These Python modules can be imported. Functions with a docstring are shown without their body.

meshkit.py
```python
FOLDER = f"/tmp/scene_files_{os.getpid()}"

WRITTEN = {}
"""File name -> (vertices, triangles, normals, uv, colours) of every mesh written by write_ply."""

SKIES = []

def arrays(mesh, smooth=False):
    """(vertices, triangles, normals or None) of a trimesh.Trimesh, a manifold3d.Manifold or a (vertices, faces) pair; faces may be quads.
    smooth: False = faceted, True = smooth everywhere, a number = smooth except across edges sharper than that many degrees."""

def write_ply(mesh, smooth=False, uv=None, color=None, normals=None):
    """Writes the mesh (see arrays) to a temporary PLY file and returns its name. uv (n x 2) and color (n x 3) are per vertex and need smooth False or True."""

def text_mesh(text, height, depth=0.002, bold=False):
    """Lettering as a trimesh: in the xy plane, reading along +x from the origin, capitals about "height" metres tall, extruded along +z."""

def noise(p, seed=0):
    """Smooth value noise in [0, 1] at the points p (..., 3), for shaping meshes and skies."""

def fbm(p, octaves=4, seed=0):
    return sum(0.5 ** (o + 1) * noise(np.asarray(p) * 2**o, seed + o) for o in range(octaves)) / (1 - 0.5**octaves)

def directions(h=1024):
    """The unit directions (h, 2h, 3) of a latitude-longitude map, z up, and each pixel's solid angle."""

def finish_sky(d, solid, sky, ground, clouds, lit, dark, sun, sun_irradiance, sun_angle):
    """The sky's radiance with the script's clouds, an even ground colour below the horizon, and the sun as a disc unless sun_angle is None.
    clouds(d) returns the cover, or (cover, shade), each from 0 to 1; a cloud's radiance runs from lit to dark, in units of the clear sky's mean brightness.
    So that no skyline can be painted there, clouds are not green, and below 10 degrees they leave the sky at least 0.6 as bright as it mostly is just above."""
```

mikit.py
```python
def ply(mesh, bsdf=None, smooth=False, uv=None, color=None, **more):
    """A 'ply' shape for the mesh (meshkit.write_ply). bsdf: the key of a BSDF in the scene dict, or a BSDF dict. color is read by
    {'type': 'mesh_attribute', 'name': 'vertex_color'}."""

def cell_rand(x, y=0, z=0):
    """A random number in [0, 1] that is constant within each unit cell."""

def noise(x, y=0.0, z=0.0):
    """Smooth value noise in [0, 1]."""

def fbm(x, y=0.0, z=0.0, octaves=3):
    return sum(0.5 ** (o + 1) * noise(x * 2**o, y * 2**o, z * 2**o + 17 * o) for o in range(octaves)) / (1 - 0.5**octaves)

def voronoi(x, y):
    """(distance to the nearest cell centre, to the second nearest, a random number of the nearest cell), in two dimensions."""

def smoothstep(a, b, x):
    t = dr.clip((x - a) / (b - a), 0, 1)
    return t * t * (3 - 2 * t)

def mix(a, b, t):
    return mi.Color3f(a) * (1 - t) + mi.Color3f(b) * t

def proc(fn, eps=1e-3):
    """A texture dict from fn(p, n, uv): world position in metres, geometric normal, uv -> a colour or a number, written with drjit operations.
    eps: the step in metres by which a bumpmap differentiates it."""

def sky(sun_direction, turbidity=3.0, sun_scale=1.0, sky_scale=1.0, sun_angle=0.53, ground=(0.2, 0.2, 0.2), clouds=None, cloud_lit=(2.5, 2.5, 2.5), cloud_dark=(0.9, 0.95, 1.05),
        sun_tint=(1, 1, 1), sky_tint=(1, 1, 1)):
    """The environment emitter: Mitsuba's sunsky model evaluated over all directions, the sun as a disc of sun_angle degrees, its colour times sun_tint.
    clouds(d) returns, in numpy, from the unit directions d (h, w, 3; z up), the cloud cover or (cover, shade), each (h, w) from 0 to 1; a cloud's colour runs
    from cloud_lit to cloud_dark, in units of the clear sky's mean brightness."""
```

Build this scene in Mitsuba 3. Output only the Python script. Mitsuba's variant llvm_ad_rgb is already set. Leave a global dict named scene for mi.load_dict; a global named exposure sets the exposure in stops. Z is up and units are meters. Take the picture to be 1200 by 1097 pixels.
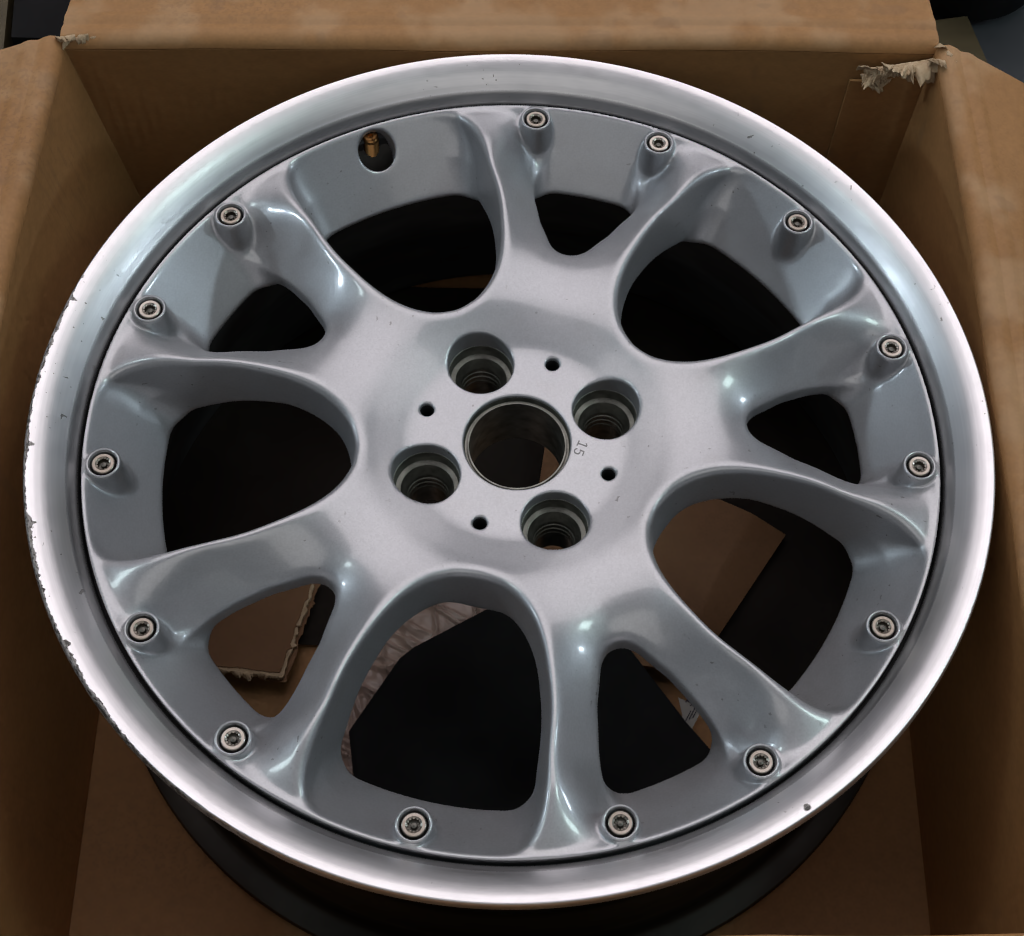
import math, random
import numpy as np, trimesh, drjit as dr, mitsuba as mi
import mikit, meshkit
from scipy.ndimage import map_coordinates
from scipy.interpolate import PchipInterpolator
from shapely.geometry import Polygon
import manifold3d
T4 = mi.ScalarTransform4f
rng = np.random.default_rng(7)
random.seed(7)
scene, labels = {}, {}

# ------------------------------------------------------------------ camera, light, exposure
CAM = [0.0, -0.402468, 0.700519]
FWD = np.array([0.049452, 0.470284, -0.881129])
UPV = np.cross([0.998655, -0.0095075, 0.0509733], FWD)
scene['camera'] = dict(type='perspective', fov=2 * math.degrees(math.atan(600 / 1840.98)), fov_axis='x', near_clip=0.02, far_clip=50.0,
                       principal_point_offset_x=-96.66 / 1200, principal_point_offset_y=-0.4 / 1097,
                       to_world=T4().look_at(origin=CAM, target=(np.array(CAM) + FWD).tolist(), up=UPV.tolist()))
exposure = 0.0


def lamp(key, centre, normal, w, h, rgb, label, cat):
    """A flat luminous panel facing along normal, with a thin tray behind it."""
    n = np.array(normal, float); n /= np.linalg.norm(n)
    up = [0, 0, 1] if abs(n[2]) < 0.9 else [0, 1, 0]
    m = T4().look_at(origin=list(map(float, centre)), target=(np.array(centre) + n).tolist(), up=up)
    scene[key + '__panel'] = dict(type='rectangle', to_world=m @ T4().scale([w / 2, h / 2, 1]),
                                  emitter=dict(type='area', radiance=dict(type='rgb', value=list(rgb))))
    scene[key + '__tray'] = dict(type='cube', to_world=m @ T4().translate([0, 0, -0.03]).scale([w / 2 + 0.02, h / 2 + 0.02, 0.027]), bsdf=dict(type='ref', id='m_tray'))
    labels[key] = dict(label=label, category=cat)


scene['m_tray'] = dict(type='diffuse', reflectance=dict(type='rgb', value=[.6, .6, .6]))
lamp('ceiling_light', (0.0, 1.38, 1.92), (0, -0.48, -1), 3.0, 2.9, (1.55, 1.44, 1.49), 'wide white ceiling light panel above the cardboard box', 'lamp')
lamp('window', (-1.9, 0.1, 0.80), (1, -0.05, -0.38), 0.15, 0.12, (60, 73, 82), 'small bright cool window low on the left of the box', 'window')
lamp('window_001', (1.9, 0.15, 0.92), (-1, -0.1, -0.45), 0.15, 0.10, (60, 73, 82), 'small bright cool window low on the right of the box', 'window')
lamp('window_002', (-1.35, -0.02, 1.52), (0.68, 0, -0.75), 0.34, 0.2, (7.5, 9.2, 9.4), 'high slanted cool window on the left of the box', 'window')
lamp('window_003', (1.30, -0.08, 1.60), (-0.66, 0, -0.75), 0.40, 0.34, (6.8, 9.0, 8.6), 'high slanted cool window on the right of the box', 'window')
lamp('ceiling_light_001', (0.0, -1.55, 1.65), (0, 0.72, -0.7), 2.6, 1.2, (0.68, 0.665, 0.66), 'added unseen dim white fill panel above and in front of the cardboard box', 'lamp')  # added fill for slopes facing the camera side, not a known lamp
scene['room_light'] = dict(type='constant', radiance=dict(type='rgb', value=[.042, .048, .058]))

# ------------------------------------------------------------------ helpers
noise3, fbm3, sstep, mix = mikit.noise, mikit.fbm, mikit.smoothstep, mikit.mix


def put(key, mesh, bsdf, smooth=False, normals=None, **kw):
    base, i = key, 0
    while key in scene:
        i += 1
        key = f'{base}_{i:03d}'
    if normals is not None:
        path = meshkit.write_ply(mesh, True, normals=normals)
        scene[key] = dict(type='ply', filename=path, face_normals=False, bsdf=dict(type='ref', id=bsdf))
    else:
        scene[key] = mikit.ply(mesh, bsdf, smooth=smooth, **kw)
    return key


def tag(key, label=None, category=None, **kw):
    d = labels.setdefault(key, {})
    if label: d['label'] = label
    if category: d['category'] = category
    d.update(kw)


def lathe(profile, n=256, wobble=None, closed=False):
    """Revolve (r, z) points about z. wobble(r, z, a) -> (dr, dz)."""
    p = np.array(profile, float)
    a = np.arange(n) * 2 * np.pi / n
    r = np.broadcast_to(p[:, 0][:, None], (len(p), n)).copy(); z = np.broadcast_to(p[:, 1][:, None], (len(p), n)).copy()
    if wobble is not None:
        d = wobble(r, z, np.broadcast_to(a, r.shape)); r = r + d[0]; z = z + d[1]
    v = np.stack([r * np.cos(a), r * np.sin(a), z], -1).reshape(-1, 3)
    m = len(p)
    i, j = np.meshgrid(np.arange(m if closed else m - 1), np.arange(n), indexing='ij')
    i2, j2 = (i + 1) % m, (j + 1) % n
    q = np.stack([i * n + j, i * n + j2, i2 * n + j2, i2 * n + j], -1).reshape(-1, 4)
    # orientation: profile listed so that outside is on its left when going up in z with +r to the right
    return trimesh.Trimesh(v, np.vstack([q[:, [0, 1, 2]], q[:, [0, 2, 3]]]), process=False)


def smooth_profile(pts, step=0.0006):
    """Catmull-like densification of a profile through PCHIP on arc length."""
    p = np.array(pts, float)
    s = np.r_[0, np.cumsum(np.hypot(*np.diff(p, axis=0).T))]
    t = np.linspace(0, s[-1], max(int(s[-1] / step), len(p)))
    return np.stack([PchipInterpolator(s, p[:, 0])(t), PchipInterpolator(s, p[:, 1])(t)], 1)


def rot_z(m, a):
    m = m.copy(); m.apply_transform(trimesh.transformations.rotation_matrix(a, [0, 0, 1])); return m


# ------------------------------------------------------------------ materials
def rgb(*c): return dict(type='rgb', value=list(c))


def two(b): return dict(type='twosided', bsdf=b)


def polar(p): return dr.sqrt(p.x * p.x + p.y * p.y), dr.atan2(p.y, p.x)


def paint_col(p, n, uv):
    dirt = sstep(0.56, 0.78, fbm3(p.x * 60, p.y * 60, p.z * 60, octaves=4))
    big = fbm3(p.x * 14 + 3, p.y * 14, p.z * 14, octaves=2)
    speck = sstep(0.90, 0.94, noise3(p.x * 420, p.y * 420, p.z * 420)) * sstep(.45, .75, noise3(p.x * 30, p.y * 30, p.z * 30))
    c = mix([.345, .355, .375], [.395, .40, .41], big)
    c = mix(c, [.33, .33, .33], dirt * 0.28)
    c = c * (0.93 + 0.14 * noise3(p.x * 1500, p.y * 1500, p.z * 1500))
    return mix(c, [.10, .09, .08], speck * 0.6)


def paint_rough(p, n, uv):
    return 0.42 + 0.06 * fbm3(p.x * 40, p.y * 40, p.z * 40, octaves=3)


scene['m_paint'] = two(dict(type='principled', base_color=mikit.proc(paint_col), metallic=0.74, roughness=mikit.proc(paint_rough), specular=0.5, clearcoat=3.6, clearcoat_gloss=0.975))


def lip_mask(p):
    """1 where the polished lip is bare and grazed by kerbs (left side, its outer edge)."""
    r, a = polar(p)
    g = fbm3(a * 42, r * 900, p.z * 60, octaves=4)
    ad = a * 57.29578
    left = sstep(150, 166, ad) + sstep(-104, -128, ad)         # from upper left round to the bottom
    left = dr.clip(left, 0, 1)
    top = sstep(118, 123, ad) * (1 - sstep(132, 137, ad))
    coarse = fbm3(a * 16, 2.7, 1.0, octaves=4)
    fine = fbm3(a * 150, r * 260, p.z * 90, octaves=4)
    strong = sstep(150, 172, ad) + sstep(-122, -150, ad)
    w = left * (0.0010 + 0.0030 * dr.clip(strong, 0, 1) * coarse) + 0.0009 * top * coarse + 0.0024 * left * sstep(0.76, 0.86, noise3(a * 50, 3.3, 1.0)) * fine
    edge = 0.24735 - w * (0.55 + 0.85 * fine)
    chip = sstep(0.0021, 0.0014, dr.sqrt(dr.square(p.x - 0.1350) + dr.square(p.y + 0.2020)) + 0.0016 * (fine - .5))
    return dr.maximum(sstep(0.0, 0.0003, r - edge) * dr.maximum(left, top), chip)


def lip_col(p, n, uv):
    r, a = polar(p)
    c = mix([.74, .73, .74], [.86, .845, .85], 0.55 * fbm3(a * 9, r * 60, 0.0, octaves=3) + 0.45 * noise3(r * 2300, a * 2.5, 0.0))
    spots = sstep(0.945, 0.96, noise3(p.x * 520, p.y * 520, 7.0)) * sstep(.60, .8, noise3(p.x * 26 + 9, p.y * 26, 2.0))
    c = mix(c, [.16, .14, .12], spots * 0.75)
    yel = sstep(.45, .75, fbm3(p.x * 9, p.y * 9, 4.0, octaves=2)) * sstep(0.240, 0.229, r)
    c = mix(c, [.62, .58, .50], yel * .45)
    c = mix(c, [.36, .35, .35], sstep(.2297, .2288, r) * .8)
    return mix(c, mix([.09, .082, .075], [.42, .40, .38], sstep(.25, .7, fbm3(a * 130, r * 1500, p.z * 300, octaves=3))), lip_mask(p))


def lip_rough(p, n, uv):
    r, a = polar(p)
    return 0.37 + 0.08 * fbm3(a * 30, r * 200, 0.0, octaves=3) + 0.30 * lip_mask(p)


def lip_bump(p, n, uv):
    r, a = polar(p)
    return lip_mask(p) * (-0.00035 + 0.0005 * fbm3(a * 220, r * 1800, 0.0, octaves=3)) + 0.000012 * noise3(r * 9000, a * 3.0, 0.0)


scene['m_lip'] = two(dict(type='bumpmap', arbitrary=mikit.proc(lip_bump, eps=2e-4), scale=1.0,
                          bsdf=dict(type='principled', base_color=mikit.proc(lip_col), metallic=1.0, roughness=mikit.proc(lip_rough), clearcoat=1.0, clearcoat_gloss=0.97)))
scene['m_barrel'] = two(dict(type='principled', base_color=mikit.proc(lambda p, n, uv: mix([.015, .015, .016], [.05, .047, .043], fbm3(p.x * 30, p.y * 30, p.z * 60, octaves=4))), metallic=0.3, roughness=0.5))
scene['m_barrel_out'] = two(dict(type='principled', base_color=mikit.proc(lambda p, n, uv: mix([.012, .0105, .009], [.045, .040, .032], fbm3(p.x * 26, p.y * 26, p.z * 40, octaves=4))), metallic=0.5, roughness=0.45))
scene['m_gap'] = two(dict(type='principled', base_color=rgb(.012, .012, .013), roughness=0.7))
scene['m_cast'] = two(dict(type='principled', base_color=mikit.proc(lambda p, n, uv: mix([.055, .055, .045], [.30, .30, .265], fbm3(p.x * 180, p.y * 180, p.z * 180, octaves=4))), metallic=0.85, roughness=0.42))
scene['m_bolt'] = two(dict(type='principled', base_color=mikit.proc(lambda p, n, uv: mix([.26, .225, .185], [.50, .455, .405], 0.35 * noise3(p.x * 900, p.y * 900, p.z * 900) + 0.65 * sstep(.25, .75, noise3(p.x * 37, p.y * 37, 2.0)))), metallic=1.0, roughness=0.34))
scene['m_socket'] = two(dict(type='principled', base_color=rgb(.13, .125, .11), metallic=1.0, roughness=0.45))
scene['m_brass'] = two(dict(type='principled', base_color=rgb(.42, .21, .075), metallic=1.0, roughness=0.3))


def card_base(p, light, dark):
    f = fbm3(p.x * 9, p.y * 9, p.z * 9, octaves=5)
    fib = fbm3(p.x * 240, p.y * 240, p.z * 240, octaves=2)
    c = mix(dark, light, f)
    c = c * (0.86 + 0.16 * fib + 0.12 * noise3(p.x * 900, p.y * 900, p.z * 900))
    sc = sstep(.70, .78, fbm3(p.x * 55 + 5, p.y * 55, p.z * 20, octaves=3))
    worn = sstep(-.0065, -.0005, p.z) * sstep(.42, .68, fbm3(p.x * 34, p.y * 34, p.z * 34, octaves=4))
    c = mix(c, [.50, .34, .20], worn * .35)
    line = sstep(.80, .9, noise3(p.x * 6, p.y * 6, 3.0)) * sstep(.55, .75, noise3(p.x * 700, p.y * 700, p.z * 30))
    c = mix(c, [.17, .095, .05], line * .25)
    return mix(c, [.2, .12, .07], sc * .22)


CL, CD = [.365, .190, .074], [.285, .139, .050]


def flutes(axis, amp):
    def f(p, n, uv):
        a = p.x if axis == 0 else p.y
        w = fbm3(p.x * 9, p.y * 9, p.z * 9, octaves=2)
        return amp * (0.5 + 0.5 * dr.sin(a * 2 * math.pi / 0.0072 + w * 2.0)) + 0.0006 * fbm3(p.x * 45, p.y * 45, p.z * 45, octaves=3)
    return f


for nm, ax in (('x', 0), ('y', 1)):
    scene['m_card_' + nm] = two(dict(type='bumpmap', arbitrary=mikit.proc(flutes(ax, 0.00019), eps=4e-4), scale=1.0,
                                     bsdf=dict(type='principled', base_color=mikit.proc(lambda p, n, uv: card_base(p, CL, CD)), roughness=0.62, specular=0.35)))
scene['m_card_dark'] = two(dict(type='bumpmap', arbitrary=mikit.proc(flutes(1, 0.00015), eps=4e-4), scale=1.0,
                                bsdf=dict(type='principled', base_color=mikit.proc(lambda p, n, uv: card_base(p, [.235, .125, .060], [.165, .082, .038])), roughness=0.7, specular=0.3)))  # darker brown version of the box cardboard
scene['m_torn'] = two(dict(type='diffuse', reflectance=mikit.proc(lambda p, n, uv: mix([.36, .25, .145], [.60, .475, .32], fbm3(p.x * 300, p.y * 300, p.z * 300, octaves=3)))))

# ------------------------------------------------------------------ the wheel: cast centre as an implicit surface
TH0 = math.radians(113.82)          # the opening with the valve
CREST_R = [0, .050, .056, .063, .072, .084, .100, .130, .160, .190, .212, .2232, .26]
CREST_Z = [-.0248, -.0248, -.0240, -.0213, -.0174, -.0124, -.0092, -.0056, -.0050, -.0092, -.0152, -.0185, -.0215]
VAL_R = [0, .050, .056, .064, .074, .088, .104, .1223, .14, .16, .19, .20, .21, .2232, .26]
VAL_Z = [-.0248, -.0248, -.0241, -.0216, -.0190, -.0170, -.0178, -.0220, -.0261, -.0312, -.0420, -.0425, -.0325, -.0200, -.0215]
L_HALF = [(.0838, 0), (.0853, .0098), (.0895, .0189), (.0957, .0266), (.1031, .0328), (.111, .0376), (.1187, .0413), (.1261, .0442), (.133, .0467), (.1398, .0488),
          (.1465, .0504), (.1532, .0516), (.16, .0526), (.167, .0535), (.1746, .0546), (.183, .0555), (.1922, .0559), (.2010, .0549), (.2080, .0525), (.2130, .0485), (.2168, .0430), (.2195, .0360), (.2215, .0270), (.2228, .0150), (.2232, 0)]
S_HALF = [(.1223, 0), (.123, .0041), (.1251, .0077), (.128, .0106), (.1313, .0128), (.1344, .0145), (.1372, .0161), (.1399, .0176), (.1425, .0192), (.1453, .0208),
          (.1484, .0222), (.1519, .0236), (.1559, .0252), (.1609, .0273), (.1674, .0298), (.1761, .0323), (.187, .0342), (.2, .036), (.26, .040)]
BOLT_R, BOLT_Z = 0.2116, -0.0158
bolt_angles = []
for k in range(5):
    b = TH0 - math.radians(72 * k)
    if k: bolt_angles.append(b)
    bolt_angles += [b - math.radians(26), b - math.radians(46)]
LUG = [math.radians(113.3 - 90 * k) for k in range(4)]
LUG_R = 0.0512
SMALL = [math.radians(69.0 - 90 * k) for k in range(4)]
SMALL_R = 0.0515


def poly_sdf(half, u, v):
    """Signed distance (negative inside) to the outline mirrored about v = 0, at points with v folded to |v|."""
    h = np.array(half)
    s = np.r_[0, np.cumsum(np.hypot(*np.diff(h, axis=0).T))]
    t = np.linspace(0, s[-1], 160)
    h = np.stack([PchipInterpolator(s, h[:, 0])(t), PchipInterpolator(s, h[:, 1])(t)], 1)
    h = np.vstack([h, ])
    P = np.stack([u.ravel(), np.abs(v).ravel()], 1).astype(np.float32)
    best = np.full(len(P), 9.0, np.float32)
    A, B = h[:-1].astype(np.float32), h[1:].astype(np.float32)
    for a, b in zip(A, B):
        d = b - a
        w = np.clip(((P - a) @ d) / (d @ d), 0, 1)
        q = P - a - w[:, None] * d
        best = np.minimum(best, q[:, 0] ** 2 + q[:, 1] ** 2)
    best = np.sqrt(best)
    ring = np.vstack([h, [[h[-1, 0], 0]]])
    x0, y0 = ring[:, 0], ring[:, 1]; x1, y1 = np.roll(x0, -1), np.roll(y0, -1)
    ins = np.zeros(len(P), bool)
    for a, b, c, d in zip(x0, y0, x1, y1):
        if b == d: continue
        cross = ((b > P[:, 1]) != (d > P[:, 1])) & (P[:, 0] < (c - a) * (P[:, 1] - b) / (d - b) + a)
        ins ^= cross
    # points on the axis inside the sector
    return np.where(ins, -best, best).reshape(u.shape)


def smax(a, b, k):
    h = np.maximum(k - np.abs(a - b), 0) / k
    return np.maximum(a, b) + h * h * (k * 0.25)


def smin(a, b, k): return -smax(-a, -b, k)


H = 0.0011
gx = np.arange(-.2266, .2267, H); gz = np.arange(-.080, .0035, H)
X, Y = np.meshgrid(gx, gx, indexing='ij')
Rr = np.hypot(X, Y); An = np.arctan2(Y, X)


def sector(off):
    a = (An - (TH0 + off) + math.pi / 5) % (2 * math.pi / 5) - math.pi / 5
    return Rr * np.cos(a), Rr * np.sin(a)


uL, vL = sector(0); uS, vS = sector(math.pi / 5)
EPS = 1e-5
dL = poly_sdf(L_HALF, uL, np.abs(vL) + EPS); dS = poly_sdf(S_HALF, uS, np.abs(vS) + EPS)
Tc = PchipInterpolator(CREST_R, CREST_Z)(Rr); Ts = PchipInterpolator(VAL_R, VAL_Z)(Rr)
dLp, dSp = np.maximum(dL, 0), np.maximum(dS, 0)
tt = dLp / (dLp + dSp + 1e-6)
tt = np.where((dL < 0), 0, tt)
sw = np.clip((Rr - .168) / .047, 0, 1); sw = sw * sw * (3 - 2 * sw)
tt = tt ** (1 + 1.7 * sw)
TOP = Tc + (Ts - Tc) * tt
from scipy.ndimage import gaussian_filter
TOP = gaussian_filter(TOP, 1.6)
g0, g1 = np.gradient(TOP, H); SLP = np.sqrt(1 + g0 ** 2 + g1 ** 2)
ZB = np.minimum(Tc - .030, Ts - .013); ZB = np.where(Rr < .085, np.minimum(ZB, -.066), ZB); ZB = gaussian_filter(ZB, 4)
# ring (revolved polygon) as the intersection of half planes
CONE_N = np.array([-(0.0547 - 0.0162), (0.2215 - 0.1882)]); CONE_N = CONE_N / np.linalg.norm(CONE_N)


def ring_sdf(z):
    # above the cone: outward normal points inwards and up
    cone = (Rr - 0.2222) * CONE_N[0] + (z + 0.0162) * CONE_N[1]
    cone = cone + 0.0007 * np.cos((Rr - .19) / .03 * math.pi * 2) * 0
    land = z + 0.0160
    inner = (0.1884 - Rr) - 1.1 * min(z + .0553, 0)
    d = smax(cone, land, .003)
    d = smax(d, inner, .0022)
    return smax(d, -.062 - z, .002)


BX = [(BOLT_R * math.cos(a), BOLT_R * math.sin(a)) for a in bolt_angles]
dB = np.min([np.hypot(X - x, Y - y) for x, y in BX], axis=0)
dLug = np.min([np.hypot(X - LUG_R * math.cos(a), Y - LUG_R * math.sin(a)) for a in LUG], axis=0)
dSm = np.min([np.hypot(X - SMALL_R * math.cos(a), Y - SMALL_R * math.sin(a)) for a in SMALL], axis=0)
VALVE_A = math.radians(113.45); VR, VZ = 0.2122, -0.0275
VAX = np.array([-math.sin(math.radians(24)), math.cos(math.radians(24))])       # (radial, z) drilled direction
vu = X * math.cos(VALVE_A) + Y * math.sin(VALVE_A); vv = -X * math.sin(VALVE_A) + Y * math.cos(VALVE_A)
F = np.empty((len(gx), len(gx), len(gz)), np.float32); WHICH = np.empty(F.shape, bool)
for i, z in enumerate(gz):
    top = (z - TOP) / SLP
    hl = -dL - 0.13 * (Tc - z)
    hs = -dS - 0.06 * (Tc - z)
    sp = smax(top, hl, .0062)
    sp = smax(sp, hs, .0045)
    sp = smax(sp, ZB - z, .004)
    rg = ring_sdf(z)
    d = smin(sp, rg, .0035 + .0105 * min(max((-.021 - z) / .016, 0), 1))
    boss = smax(dB - (.0088 + max(-.0158 - z, 0) * .07), z - BOLT_Z, .0012)
    boss = np.maximum(boss, -.05 - z)
    d = smin(d, boss, .0028)
    d = smax(d, Rr - .2229, .0012)
    d = smax(d, np.minimum(.0069 - dB, z + .026), .0006)                       # screw wells
    d = smax(d, .0281 - Rr, .0014)                                              # centre bore
    d = smax(d, np.minimum(.0175 - dLug, z + .0480), .0012)                    # lug recesses
    d = np.maximum(d, .0135 - dLug)
    d = smax(d, .0037 - dSm, .0008)
    t = (vu - VR) * VAX[0] + (z - VZ) * VAX[1]
    e = (vu - VR) * VAX[1] - (z - VZ) * VAX[0]
    d = np.where(vu > .15, smax(d, .0109 - np.hypot(e, vv), .0010), d)
    F[:, :, i] = d; WHICH[:, :, i] = rg < sp


def surface_nets(F, h, origin):
    """Vertices on the zero level, quads turned into triangles, normals from the field's gradient."""
    S = F < 0
    nx, ny, nz = F.shape
    c = [S[dx:nx - 1 + dx, dy:ny - 1 + dy, dz:nz - 1 + dz] for dx in (0, 1) for dy in (0, 1) for dz in (0, 1)]
    n_in = sum(x.astype(np.int8) for x in c)
    act = (n_in > 0) & (n_in < 8)
    idx = np.argwhere(act)
    vid = np.full(act.shape, -1, np.int32); vid[act] = np.arange(len(idx))
    acc = np.zeros((len(idx), 3)); cnt = np.zeros(len(idx))
    corners = [(dx, dy, dz) for dx in (0, 1) for dy in (0, 1) for dz in (0, 1)]
    vals = {k: F[idx[:, 0] + k[0], idx[:, 1] + k[1], idx[:, 2] + k[2]] for k in corners}
    for a in corners:
        for ax in range(3):
            if a[ax]: continue
            b = list(a); b[ax] = 1; b = tuple(b)
            fa, fb = vals[a], vals[b]
            m = (fa < 0) != (fb < 0)
            t = np.where(m, fa / np.where(m, fa - fb, 1), 0)
            p = np.tile(np.array(a, float), (len(idx), 1)); p[:, ax] += t
            acc[m] += p[m]; cnt[m] += 1
    P = idx + acc / cnt[:, None]
    quads = []
    for ax in range(3):
        o = [k for k in range(3) if k != ax]
        lo = [slice(None)] * 3; hi = [slice(None)] * 3
        lo[ax] = slice(0, -1); hi[ax] = slice(1, None)
        A, B = S[tuple(lo)], S[tuple(hi)]
        e = np.argwhere(A != B)
        ok = (e[:, o[0]] > 0) & (e[:, o[1]] > 0) & (e[:, o[0]] < F.shape[o[0]] - 1) & (e[:, o[1]] < F.shape[o[1]] - 1)
        e = e[ok]
        sgn = A[e[:, 0], e[:, 1], e[:, 2]]

        def cell(d0, d1):
            q = e.copy(); q[:, o[0]] -= d0; q[:, o[1]] -= d1
            return vid[q[:, 0], q[:, 1], q[:, 2]]
        q = np.stack([cell(1, 1), cell(0, 1), cell(0, 0), cell(1, 0)], 1)
        flip = sgn if ax != 1 else ~sgn
        q = np.where(flip[:, None], q, q[:, ::-1])
        quads.append(q)
    Q = np.vstack(quads)
    # Newton steps on to the surface
    G = np.gradient(F)
    for it in range(3):
        f = map_coordinates(F, P.T, order=1); g = np.stack([map_coordinates(x, P.T, order=1) for x in G], 1)
        st = f[:, None] * g / np.maximum((g * g).sum(1), 1e-12)[:, None]
        P = P - np.clip(st, -.4, .4)
    g = np.stack([map_coordinates(x, P.T, order=1) for x in G], 1)
    N = g / np.maximum(np.linalg.norm(g, axis=1, keepdims=True), 1e-12)
    return P * h + origin, np.vstack([Q[:, [0, 1, 2]], Q[:, [0, 2, 3]]]), N, P


V, Fc, Nn, Pg = surface_nets(F, H, np.array([gx[0], gx[0], gz[0]]))
tri_n = np.cross(V[Fc[:, 1]] - V[Fc[:, 0]], V[Fc[:, 2]] - V[Fc[:, 0]])
bad = (tri_n * Nn[Fc[:, 0]]).sum(1) < 0
if bad.mean() > .5: Fc = Fc[:, ::-1]
cen = V[Fc].mean(1)
is_ring = WHICH[tuple(np.clip(np.round(Pg[Fc].mean(1)).astype(int), 0, np.array(F.shape) - 1).T)] & (np.hypot(cen[:, 0], cen[:, 1]) > .175)
cr = np.hypot(cen[:, 0], cen[:, 1]); is_ring |= cr > .2215
hub = (cr < .066) & ~is_ring
sec = np.round(((TH0 - math.pi / 5) - np.arctan2(cen[:, 1], cen[:, 0])) / (2 * math.pi / 5)).astype(int) % 5
del F, WHICH


def sub(mask):
    f = Fc[mask]; u, inv = np.unique(f, return_inverse=True)
    return (V[u], inv.reshape(-1, 3)), Nn[u]


W = 'alloy_wheel'
for key, mask in [('bolt_ring', is_ring), ('hub', hub)] + [('spoke', (~is_ring) & (~hub) & (sec == k)) for k in range(5)]:
    m, nn = sub(mask)
    put(f'{W}__{key}', m, 'm_paint', normals=nn)
tag(W, 'silver alloy wheel with five forked spokes and scuffed polished lip lying in the box', 'wheel')

# --- polished lip and barrel
LIP = [(.2250, -.0330), (.2250, -.0205), (.2252, -.0190), (.2258, -.0176), (.2268, -.0158), (.2284, -.0130), (.2299, -.0113), (.2320, -.0089), (.2345, -.0064), (.2372, -.0041), (.2400, -.0023), (.2430, -.0008),
       (.2460, 0), (.2469, -.0009), (.2474, -.0028), (.2475, -.0058), (.2468, -.0084), (.2450, -.0098), (.2420, -.0106), (.2360, -.0115), (.2320, -.0130), (.2296, -.0160)]
lp = smooth_profile(LIP, .0005)


def lip_wobble(r, z, a):
    ad = (np.degrees(a) + 180) % 360 - 180
    w = np.clip((ad - 150) / 14, 0, 1) + np.clip((-104 - ad) / 20, 0, 1)
    w = np.clip(w, 0, 1) * np.clip((r - .2455) / .001, 0, 1)
    n = meshkit.fbm(np.stack([np.cos(a) * 60, np.sin(a) * 60, z * 700], -1), 4, 3)
    return -w * np.clip(n - .45, 0, 1) * .0016, np.zeros_like(r)


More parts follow.
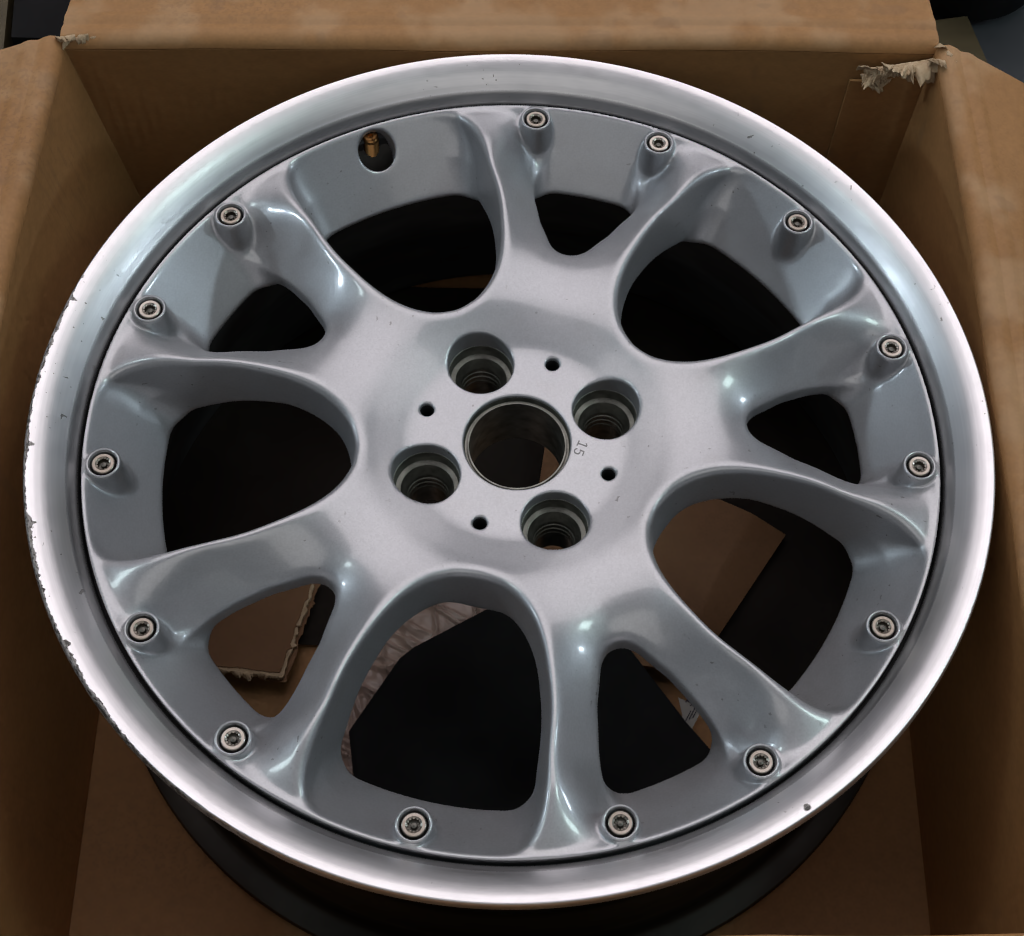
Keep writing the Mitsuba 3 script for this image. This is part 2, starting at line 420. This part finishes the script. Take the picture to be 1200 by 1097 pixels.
LN = 1024
lm = lathe(lp, LN, lip_wobble)
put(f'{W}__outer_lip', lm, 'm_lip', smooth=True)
tag(f'{W}__outer_lip', 'polished rim lip with kerb scuffs along its left edge')
BAR = [(.2296, -.0160), (.2288, -.0200), (.2286, -.0330), (.2262, -.0360), (.2200, -.0420), (.2130, -.0560), (.2080, -.0700), (.2080, -.1000), (.2160, -.1180), (.2240, -.1300), (.2255, -.1500),
       (.2262, -.1640), (.2286, -.1680), (.2290, -.1880), (.2310, -.1925), (.2400, -.1940), (.2446, -.1950), (.2456, -.1975), (.2450, -.2010), (.2420, -.2030), (.2370, -.2020),
       (.2300, -.1985), (.2235, -.1880), (.2225, -.1680), (.2200, -.1400), (.2110, -.1200), (.2030, -.1000), (.2030, -.0720), (.2080, -.0620), (.2180, -.0560), (.2240, -.0330)]
kb = BAR.index((.2370, -.2020)) + 1
put(f'{W}__barrel', lathe(smooth_profile(BAR[:kb], .003), 256), 'm_barrel_out', smooth=40)
put(f'{W}__inner_barrel', lathe(smooth_profile(BAR[kb - 1:], .003), 256), 'm_barrel', smooth=40)
# near-black strip in the groove between lip and centre
put(f'{W}__dark_groove', lathe([(.2215, -.030), (.2226, -.0288), (.2248, -.0285), (.22475, -.0270), (.2248, -.0198), (.2251, -.0194)], 512), 'm_gap', smooth=20)


# --- rim screws
def star(r0, r1, n=12, pts=96):
    a = np.arange(pts) * 2 * np.pi / pts
    r = r0 + (r1 - r0) * (0.5 + 0.5 * np.cos(a * n)) ** 1.0
    return np.stack([r * np.cos(a), r * np.sin(a)], 1)


def loops(rings):
    """Strip between successive closed rings (n x 3 each)."""
    n = len(rings[0]); v = np.vstack(rings); f = []
    j = np.arange(n); j2 = (j + 1) % n
    for i in range(len(rings) - 1):
        a, b = i * n, (i + 1) * n
        f += [np.stack([a + j, a + j2, b + j2], 1), np.stack([a + j, b + j2, b + j], 1)]
    return trimesh.Trimesh(v, np.vstack(f), process=False)


def circ(r, z, n=96):
    a = np.arange(n) * 2 * np.pi / n
    return np.stack([r * np.cos(a), r * np.sin(a), a * 0 + z], 1)


def lift(p2, z): return np.column_stack([p2, np.full(len(p2), z)])


head = loops([circ(.0057, -.006), circ(.0059, -.0012), circ(.0057, -.0005), circ(.0053, -.0002), circ(.0040, -.0002), circ(.0036, -.0005), lift(star(.0027, .00315), -.0009), lift(star(.0026, .00305), -.0042)])
sock = loops([lift(star(.0026, .0033), -.0038), circ(.0016, -.0040), circ(.0013, -.0018), circ(.00001, -.0015)])
collar = lathe([(.0090, -.0012), (.0088, -.0001), (.0084, .0004), (.0079, .00055), (.0075, .0004), (.00715, -.0002), (.0070, -.0012), (.0070, -.007)], 64)
well = lathe([(.00702, -.0011), (.00698, -.0062), (.0054, -.0064)], 64)
for i, a in enumerate(bolt_angles):
    to = T4().translate([BOLT_R * math.cos(a), BOLT_R * math.sin(a), BOLT_Z]) @ T4().rotate([0, 0, 1], float(rng.uniform(0, 360)))
    if i == 0:
        parts = dict(head=mikit.ply(head, 'm_bolt', smooth=35), socket=mikit.ply(sock, 'm_socket', smooth=35), collar=mikit.ply(collar, 'm_paint', smooth=35), well=mikit.ply(well, 'm_gap', smooth=35))
    s = '' if i == 0 else f'_{i:03d}'
    scene[f'{W}__rim_screw{s}'] = {**parts['head'], 'to_world': to}
    for nm in ('socket', 'collar', 'well'):
        scene[f'{W}__rim_screw{s}__{nm}'] = {**parts[nm], 'to_world': to}

# --- lug seats, centre bore, small holes
seat = lathe([(.0177, -.0330), (.01725, -.0332), (.0171, -.0385), (.0166, -.0402), (.0150, -.0405), (.0140, -.0409), (.0128, -.0438), (.0116, -.0468), (.0112, -.0480), (.0114, -.0500), (.0109, -.0505), (.0111, -.0540), (.0106, -.0545), (.0108, -.0580), (.0104, -.0585), (.0104, -.075)], 96)
for i, a in enumerate(LUG):
    s = '' if i == 0 else f'_{i:03d}'
    if i == 0: sd = mikit.ply(seat, 'm_cast', smooth=35)
    scene[f'{W}__lug_seat{s}'] = {**sd, 'to_world': T4().translate([LUG_R * math.cos(a), LUG_R * math.sin(a), 0])}
put(f'{W}__centre_bore', lathe([(.0284, -.0262), (.0279, -.0270), (.0276, -.0300), (.0264, -.0302), (.0262, -.0290), (.0254, -.0290), (.0250, -.0300), (.0250, -.066)], 192), 'm_cast', smooth=35)
pin = lathe([(.0040, -.026), (.0036, -.0268), (.0035, -.048), (.00001, -.0482)], 40)
for i, a in enumerate(SMALL):
    s = '' if i == 0 else f'_{i:03d}'
    if i == 0: pd_ = mikit.ply(pin, 'm_gap', smooth=35)
    scene[f'{W}__cap_hole{s}'] = {**pd_, 'to_world': T4().translate([SMALL_R * math.cos(a), SMALL_R * math.sin(a), 0])}
# stamped number on the hub pad
tm = meshkit.text_mesh('15', .0055, .0003)
tm.apply_translation([-tm.bounds[:, 0].mean(), -tm.bounds[:, 1].mean(), 0])
tm.apply_transform(trimesh.transformations.rotation_matrix(math.radians(-112), [0, 0, 1]))
tm.apply_translation([.0335, -.0035, -.02492])
scene['m_stamp'] = two(dict(type='principled', base_color=rgb(.20, .20, .20), metallic=0.4, roughness=0.5))
put(f'{W}__stamped_number', tm, 'm_stamp')

# --- valve in its hole
VP = np.array([math.cos(VALVE_A) * .2232, math.sin(VALVE_A) * .2232, -.0290])
vax = np.array([-0.09 * math.cos(VALVE_A), -0.09 * math.sin(VALVE_A), 0.996])
prof = [(.0001, .0004), (.0012, .0004), (.0014, .0016), (.0030, .0016), (.0036, .0010)]
for k in range(14):
    prof += [(.0039, -.0004 - k * .0010), (.0034, -.0009 - k * .0010)]
prof += [(.0052, -.016), (.0056, -.035)]
vm = lathe([(a * 1.22, b * 1.22) for a, b in prof[::-1]], 48)
vm.apply_transform(trimesh.geometry.align_vectors([0, 0, 1], vax)); vm.apply_translation(VP)
put(f'{W}__valve_stem', vm, 'm_brass', smooth=30)
tag(f'{W}__valve_stem', 'brass valve stem in its round hole')

# ------------------------------------------------------------------ cardboard box
B = 'cardboard_box'
FLOOR = -0.207


def grid_sheet(fn, nu, nv, thick, ):
    """A sheet of thickness along its own normals from fn(u, v) -> points, u, v in 0..1."""
    u, v = np.meshgrid(np.linspace(0, 1, nu), np.linspace(0, 1, nv), indexing='ij')
    P = fn(u, v)
    du = np.gradient(P, axis=0); dv = np.gradient(P, axis=1)
    n = np.cross(du, dv); n /= np.linalg.norm(n, axis=-1, keepdims=True) + 1e-12
    A, Bk = P, P - n * thick
    idx = np.arange(nu * nv).reshape(nu, nv)
    q = np.stack([idx[:-1, :-1], idx[1:, :-1], idx[1:, 1:], idx[:-1, 1:]], -1).reshape(-1, 4)
    N = nu * nv
    f = [q, q[:, ::-1] + N]
    for e, rev in ((idx[:, 0], 0), (idx[:, -1], 1), (idx[0], 1), (idx[-1], 0)):
        s = np.stack([e[:-1], e[:-1] + N, e[1:] + N, e[1:]], 1)
        f.append(s[:, ::-1] if rev else s)
    f = np.vstack(f)
    return trimesh.Trimesh(np.vstack([A.reshape(-1, 3), Bk.reshape(-1, 3)]), np.vstack([f[:, [0, 1, 2]], f[:, [0, 2, 3]]]), process=False)


def lowfreq(P, s, amp, seed): return (meshkit.fbm(P * s, 3, seed) - .5) * 2 * amp


CB = dict(  # wall -> (bottom start, bottom end, top start, top end, outward bulge)
    back=((-.252, .258), (.246, .262), (-.268, .248), (.249, .264), .004),
    left=((-.248, -.262), (-.252, .258), (-.272, -.262), (-.269, .249), .006),
    right=((.246, .262), (.244, -.262), (.2505, .262), (.256, -.262), .004),
    front=((.244, -.262), (-.248, -.262), (.240, -.2608), (-.240, -.2668), .002))
OUT = dict(back=(0, 1), left=(-1, 0), right=(1, 0), front=(0, -1))


def wall_fn(name, seed):
    b0, b1, t0, t1, bulge = CB[name]
    b0, b1, t0, t1 = map(np.array, (b0, b1, t0, t1)); o = np.array(OUT[name])

    def fn(u, v):
        bot = b0 + (b1 - b0) * u[..., None]; top = t0 + (t1 - t0) * u[..., None]
        xy = bot + (top - bot) * v[..., None]
        P = np.concatenate([xy, (FLOOR + (-.006 - FLOOR) * v)[..., None]], -1)
        d = bulge * np.sin(np.pi * u) * np.sin(np.pi * v * .8) + lowfreq(P, 9, .0036, seed) * np.sin(np.pi * np.clip(u, 0, 1)) * v
        P[..., :2] += d[..., None] * o
        return P
    return fn


def flap_fn(name, seed, length, droop, skew=(0, 0), corner=(0, 0)):
    wf = wall_fn(name, seed); o = np.array(OUT[name])

    def fn(u, v):
        root = wf(u, np.ones_like(u))
        # a rounded fold, then the flat panel
        R = .0042
        s = v * length
        arc = R * math.pi / 2 * .92
        ang = np.clip(s / R, 0, arc / R)
        x = R * (1 - np.cos(ang)); z = R * np.sin(ang)
        rest = np.maximum(s - arc, 0); dirx, dirz = np.sin(arc / R), np.cos(arc / R)
        x = x + rest * math.cos(droop); z = z - rest * math.sin(droop) + np.minimum(rest, .01) * dirz * .4
        along = np.array([-o[1], o[0]])
        z = z + .0009 * np.exp(-((s - .0185) / .0022) ** 2) - .0008 * np.exp(-((s - .0125) / .0025) ** 2)
        e = np.concatenate([x[..., None] * o, z[..., None]], -1)
        P = root + e
        sh = (skew[0] * (1 - u) + skew[1] * u) * np.clip(rest / length, 0, 1)
        cn = np.clip((rest - .0) / .05, 0, 1) ** 2 * .02
        P[..., :2] += sh[..., None] * along
        P[..., 2] += lowfreq(root + np.concatenate([s[..., None] * o, s[..., None] * 0], -1), 8, .003, seed + 5) * np.clip(rest / .05, 0, 1)
        return P
    return fn


for i, (nm, mat, seed, L, dp, sk) in enumerate((('back', 'm_card_x', 1, .23, .10, (-.01, .01)), ('left', 'm_card_y', 2, .23, .16, (0.0, .07)), ('right', 'm_card_y', 3, .23, .22, (-.10, 0.0)), ('front', 'm_card_x', 4, .2, .9, (0, 0)))):
    k = put(f'{B}__wall', grid_sheet(wall_fn(nm, seed), 90, 50, -.0035), mat, smooth=35)
    vv_ = None
    k = put(f'{B}__flap', grid_sheet(flap_fn(nm, seed, L, dp, sk), 90, 140, -.0035), mat, smooth=35)


def floor_fn(u, v):
    P = np.stack([-.2535 + .505 * u, -.266 + .532 * v, np.full_like(u, FLOOR)], -1)
    P[..., 2] += lowfreq(P, 6, .0008, 11)
    return P


put(f'{B}__floor', grid_sheet(floor_fn, 40, 40, .004), 'm_card_x', smooth=35)
tag(B, 'open brown cardboard box with its flaps folded out and torn corners', 'box')

# glue tab on the back wall's right end, torn along its top
def tab_fn(u, v):
    wf = wall_fn('back', 1)
    P = wf(.905 + .09 * u, v * .90)
    P[..., 1] -= .0022 + .0012 * np.sin(u * 9) * v + .003 * v * (1 - u) ** 3
    return P


put(f'{B}__glue_tab', grid_sheet(tab_fn, 30, 60, -.0018), 'm_card_x', smooth=35)


def torn_strip(p0, p1, n, w, seed, curl, name, out=(0, -1)):
    """Ragged shreds of torn liner paper peeling off an edge from p0 to p1; each a thin bent flake with a jagged tip."""
    r = np.random.default_rng(seed)
    p0, p1 = np.array(p0, float), np.array(p1, float); d = p1 - p0; L = np.linalg.norm(d); d = d / L
    o = np.array([out[0], out[1], 0.0]); o = o - d * (o @ d); o /= np.linalg.norm(o)
    up = np.cross(d, o); up = up * np.sign(up[2] or 1)
    ms = []
    for k in range(n):
        c = p0 + d * L * (k + r.uniform(.1, .9)) / n + up * r.uniform(-.002, .003)
        wid, ln = w * r.uniform(.5, 1.5), w * r.uniform(.35, 1.25)
        nu, nv = 22, 15
        u, v = np.meshgrid(np.linspace(-1, 1, nu), np.linspace(0, 1, nv), indexing='ij')
        reach = ln * (.45 + .55 * r.uniform(.1, 1, nu))[:, None] * (1 - .5 * np.abs(u) ** 1.5)
        bend = curl * r.uniform(.3, 1.3); lift0 = r.uniform(-.3, 1.2); skew = r.uniform(-.8, .8); roll = r.uniform(-1.2, 1.2)
        ang = lift0 - bend * v
        st = reach / (nv - 1)
        oo = np.cumsum(np.cos(ang) * st, axis=1) - np.cos(ang[:, :1]) * st; uu = np.cumsum(np.sin(ang) * st, axis=1) - np.sin(ang[:, :1]) * st
        al = u * wid * .5 + oo * skew
        uu = uu + roll * u * v * ln * .35 + w * .35 * np.abs(meshkit.fbm(np.stack([u * 1.6 + k, v * 1.6, u * 0 + seed], -1), 2, seed + k) - .5) * v ** .5 + w * .12 * np.abs(meshkit.fbm(np.stack([u * 5 + k, v * 5, u * 0 + seed], -1), 2, seed + k) - .5)
        P = c + al[..., None] * d + oo[..., None] * o + uu[..., None] * up
        ms.append(grid_sheet(lambda a_, b_, P=P: P, nu, nv, .00035))
    return put(name, trimesh.util.concatenate(ms), 'm_torn', smooth=30)


tk = torn_strip((.206, .2515, -.0125), (.224, .2525, -.010), 7, .0150, 5, 1.3, f'{B}__torn_paper')
torn_strip((.224, .2530, -.0095), (.2485, .2560, -.006), 5, .0190, 14, 1.5, f'{B}__torn_paper')
torn_strip((.208, .2490, -.020), (.220, .2500, -.018), 3, .0080, 9, 2.0, f'{B}__torn_paper')
torn_strip((-.272, .247, -.002), (-.250, .250, .001), 9, .007, 21, 1.8, f'{B}__torn_paper')
torn_strip((.250, .263, -.001), (.257, .252, .001), 6, .006, 25, 1.8, f'{B}__torn_paper', (-1, 0))
tag(tk, 'crumpled torn paper along the top of the glue tab')

# ------------------------------------------------------------------ things under the wheel
def slab(poly, z0, z1, seed=0, rough=0.0):
    pts = np.array(poly, float)
    if rough:
        out = []
        r = np.random.default_rng(seed)
        for a, b in zip(pts, np.roll(pts, -1, axis=0)):
            n = max(int(np.hypot(*(b - a)) / .0018), 2)
            t = np.sort(np.r_[0, r.uniform(.01, .99, n - 1)])[:, None]
            q = a + (b - a) * t
            d = (b - a) / np.hypot(*(b - a))
            out.append(q + np.array([-d[1], d[0]]) * r.normal(0, rough, (n, 1)) * r.uniform(.1, 1.6, (n, 1)))
        pts = np.vstack(out)
    return trimesh.creation.extrude_polygon(Polygon(pts).buffer(0), z1 - z0, engine='earcut').apply_translation([0, 0, z0])


# corrugated offcut with a ripped edge, left
C1 = 'cardboard_offcut'
put(f'{C1}__top_liner', slab([(-.203, .0), (-.124, -.008), (-.139, -.068), (-.178, -.064), (-.215, -.055)], -.1912, -.1905, 1, .0005), 'm_card_dark')
put(f'{C1}__fluting', slab([(-.203, .0), (-.1225, -.008), (-.1372, -.071), (-.176, -.067), (-.215, -.055)], -.1942, -.1914, 2, .0009), 'm_torn')
put(f'{C1}__bottom_liner', slab([(-.203, .0), (-.1205, -.008), (-.1352, -.073), (-.174, -.066), (-.215, -.055)], -.1950, -.1943, 3, .0007), 'm_card_dark')
tk = torn_strip((-.180, -.0655, -.1915), (-.138, -.0705, -.1915), 14, .0055, 31, 1.6, f'{C1}__torn_paper')
tag(C1, 'brown corrugated cardboard offcut with a ripped edge under the lower left spokes', 'cardboard')


def flapB_fn(u, v):
    a, b = np.array([.172, .030, -.196]), np.array([.108, -.066, -.196])
    c, d = np.array([.02, .10, -.188]), np.array([.0, -.055, -.188])
    P = (a + (b - a) * u[..., None]) * (1 - v[..., None]) + (c + (d - c) * u[..., None]) * v[..., None]
    P[..., 2] += .008 * np.sin(np.pi * np.clip(v * 3, 0, 1)) ** 2 * 0 + .007 * np.minimum(v * 7, 1) + lowfreq(P, 14, .003, 41)
    return P


C2 = 'cardboard_sheet'
put(C2, grid_sheet(flapB_fn, 50, 50, -.004), 'm_card_dark', smooth=35)
tag(C2, 'creased brown cardboard sheet lying under the lower right opening of the wheel', 'cardboard')

# black moulded tray
scene['m_black'] = two(dict(type='principled', base_color=mikit.proc(lambda p, n, uv: mix([.006, .006, .0065], [.014, .0135, .0135], fbm3(p.x * 50, p.y * 50, p.z * 50, octaves=3))), roughness=0.75, specular=0.12))
KP = [(-.006, -.027), (-.059, -.058), (-.067, -.065), (-.094, -.110), (-.085, -.165), (-.03, -.190), (.07, -.185), (.115, -.150), (.119, -.125), (.101, -.103), (.06, -.045), (.03, -.024)]
K1 = 'black_foam_block'
kp = Polygon(KP).buffer(-.003).buffer(.003)
hull_lo = trimesh.creation.extrude_polygon(kp, .030, engine='earcut').apply_translation([0, 0, -.203])
hull_hi = trimesh.creation.extrude_polygon(kp.buffer(-.0025), .004, engine='earcut').apply_translation([0, 0, -.1735])
put(f'{K1}__base', hull_lo, 'm_black')
put(f'{K1}__top', hull_hi, 'm_black')
tag(K1, 'flat black foam block with cut corners under the lower opening of the wheel', 'foam')

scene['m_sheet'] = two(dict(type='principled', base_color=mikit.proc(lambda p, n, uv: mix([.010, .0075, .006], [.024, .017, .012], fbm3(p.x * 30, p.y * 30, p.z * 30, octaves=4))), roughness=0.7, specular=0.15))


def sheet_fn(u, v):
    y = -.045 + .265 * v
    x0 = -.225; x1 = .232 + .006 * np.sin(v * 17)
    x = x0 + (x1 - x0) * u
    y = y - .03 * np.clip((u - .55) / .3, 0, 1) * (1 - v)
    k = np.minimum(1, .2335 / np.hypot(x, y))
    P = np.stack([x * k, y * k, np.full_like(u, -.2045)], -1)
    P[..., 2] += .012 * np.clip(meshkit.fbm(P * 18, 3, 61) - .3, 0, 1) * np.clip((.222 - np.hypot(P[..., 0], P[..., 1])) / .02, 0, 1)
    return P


put('dark_shade_sheet', grid_sheet(sheet_fn, 110, 80, -.0006), 'm_sheet', smooth=35)  # right part stands in for shade on the cardboard floor
tag('dark_shade_sheet', 'dark wrinkled plastic sheet under the upper openings, extended right to stand in for shade on the box floor', 'sheet')

# crinkled plastic bag
scene['m_bag'] = two(dict(type='principled', base_color=mikit.proc(lambda p, n, uv: mix([.30, .21, .165], [.42, .31, .26], fbm3(p.x * 60, p.y * 60, p.z * 60, octaves=3))), roughness=0.28, specular=0.6, clearcoat=0.6))


def bag_fn(u, v):
    a, b = np.array([-.115, -.135, 0]), np.array([.03, -.005, 0])
    n = np.array([-.60, .67, 0]) / .9
    P = a + (b - a) * u[..., None] + n * (v[..., None] * (.030 + .055 * np.clip(u * 2.5, 0, 1))[..., None] - .030)
    x, y = P[..., 0], P[..., 1]
    z = np.full_like(x, -.1985) + .013 * np.sin(np.pi * np.clip(v, .02, .98)) ** .5 * np.sin(np.pi * np.clip(u, .02, .98)) ** .4
    for k in range(3):      # long sharp creases plus small crumples
        f = meshkit.fbm(np.stack([x * (10, 62, 16)[k] + y * (-8, 10, 12)[k] + 3 * k, y * (75, 9, 30)[k] + x * (40, 5, -9)[k], x * 0], -1), 3, 51 + k)
        z = z + (.0040, .0034, .0026)[k] * np.exp(-(np.abs(f - .5) / .045))
    z = z + .004 * meshkit.fbm(np.stack([x * 60, y * 60, x * 0], -1), 3, 71)
    P[..., 2] = z
    return P


put('plastic_bag', grid_sheet(bag_fn, 260, 130, -.0004), 'm_bag', smooth=True)
tag('plastic_bag', 'crinkled pinkish plastic bag beside the black foam block', 'bag')

# printed slip
scene['m_paper'] = two(dict(type='diffuse', reflectance=rgb(.40, .39, .36)))
scene['m_ink'] = two(dict(type='diffuse', reflectance=rgb(.03, .03, .05)))
put('paper_label__slip', slab([(.099, -.081), (.1135, -.0875), (.1065, -.1005), (.0995, -.098), (.101, -.092)], -.1925, -.1922), 'm_paper')
tx = meshkit.text_mesh('PH', .0042, .0002, bold=True)
tx.apply_transform(trimesh.transformations.rotation_matrix(math.radians(-38), [0, 0, 1])); tx.apply_translation([.1025, -.0835, -.1921])
put('paper_label__lettering', tx, 'm_ink')
for q in range(3):
    ln = trimesh.creation.box([.008, .0006, .0002]); ln.apply_transform(trimesh.transformations.rotation_matrix(math.radians(62), [0, 0, 1])); ln.apply_translation([.1045 + q * .0022, -.0925 + q * .001, -.192])
    put('paper_label__printed_line', ln, 'm_ink')
tag('paper_label', 'torn white paper label with dark letters at the edge of the black foam', 'label')

# ------------------------------------------------------------------ around the box
scene['m_ground'] = two(dict(type='principled', base_color=mikit.proc(lambda p, n, uv: mix([.025, .03, .035], [.06, .065, .07], fbm3(p.x * 12, p.y * 12, 0.0, octaves=4))), roughness=0.75))
gr = trimesh.creation.box([6, 6, .02]); gr.apply_translation([0, 0, -.226])
put('ground', gr, 'm_ground'); tag('ground', 'dark grey floor around the box', kind='structure')
pot = lathe([(.0001, -.214), (.050, -.214), (.060, -.206), (.066, -.12), (.068, -.10), (.066, -.098), (.058, -.10), (.052, -.19), (.0001, -.19)], 96)
pot.apply_translation([.352, .545, 0])
put('black_pot', pot, 'm_black', smooth=35); tag('black_pot', 'black round plastic pot on the floor beyond the right back corner of the box', 'pot')
scene['m_board'] = two(dict(type='principled', base_color=mikit.proc(lambda p, n, uv: mix([.05, .036, .014], [.10, .075, .032], fbm3(p.x * 8, p.y * 90, p.z * 90, octaves=3))), roughness=0.6))
bd = trimesh.creation.box([.05, .16, .015]); bd.apply_transform(trimesh.transformations.rotation_matrix(math.radians(12), [0, 0, 1])); bd.apply_translation([.338, .40, -.207])
put('wooden_board', bd, 'm_board'); tag('wooden_board', 'short wooden board on the floor beside the right back corner of the box', 'board')
cr_ = slab([(-.374, .42), (-.33, .42), (-.33, .62), (-.394, .62)], -.215, -.185)
put('black_case', cr_, 'm_black'); tag('black_case', 'black case on the floor beyond the left back corner of the box', 'case')
bd = trimesh.creation.box([.12, .3, .02]); bd.apply_transform(trimesh.transformations.rotation_matrix(.09, [0, 0, 1])); bd.apply_translation([-.449, .5, -.203])
put('wooden_board', bd, 'm_board'); tag('wooden_board_001', 'brown wooden board on the floor beyond the left back corner of the box', 'board')
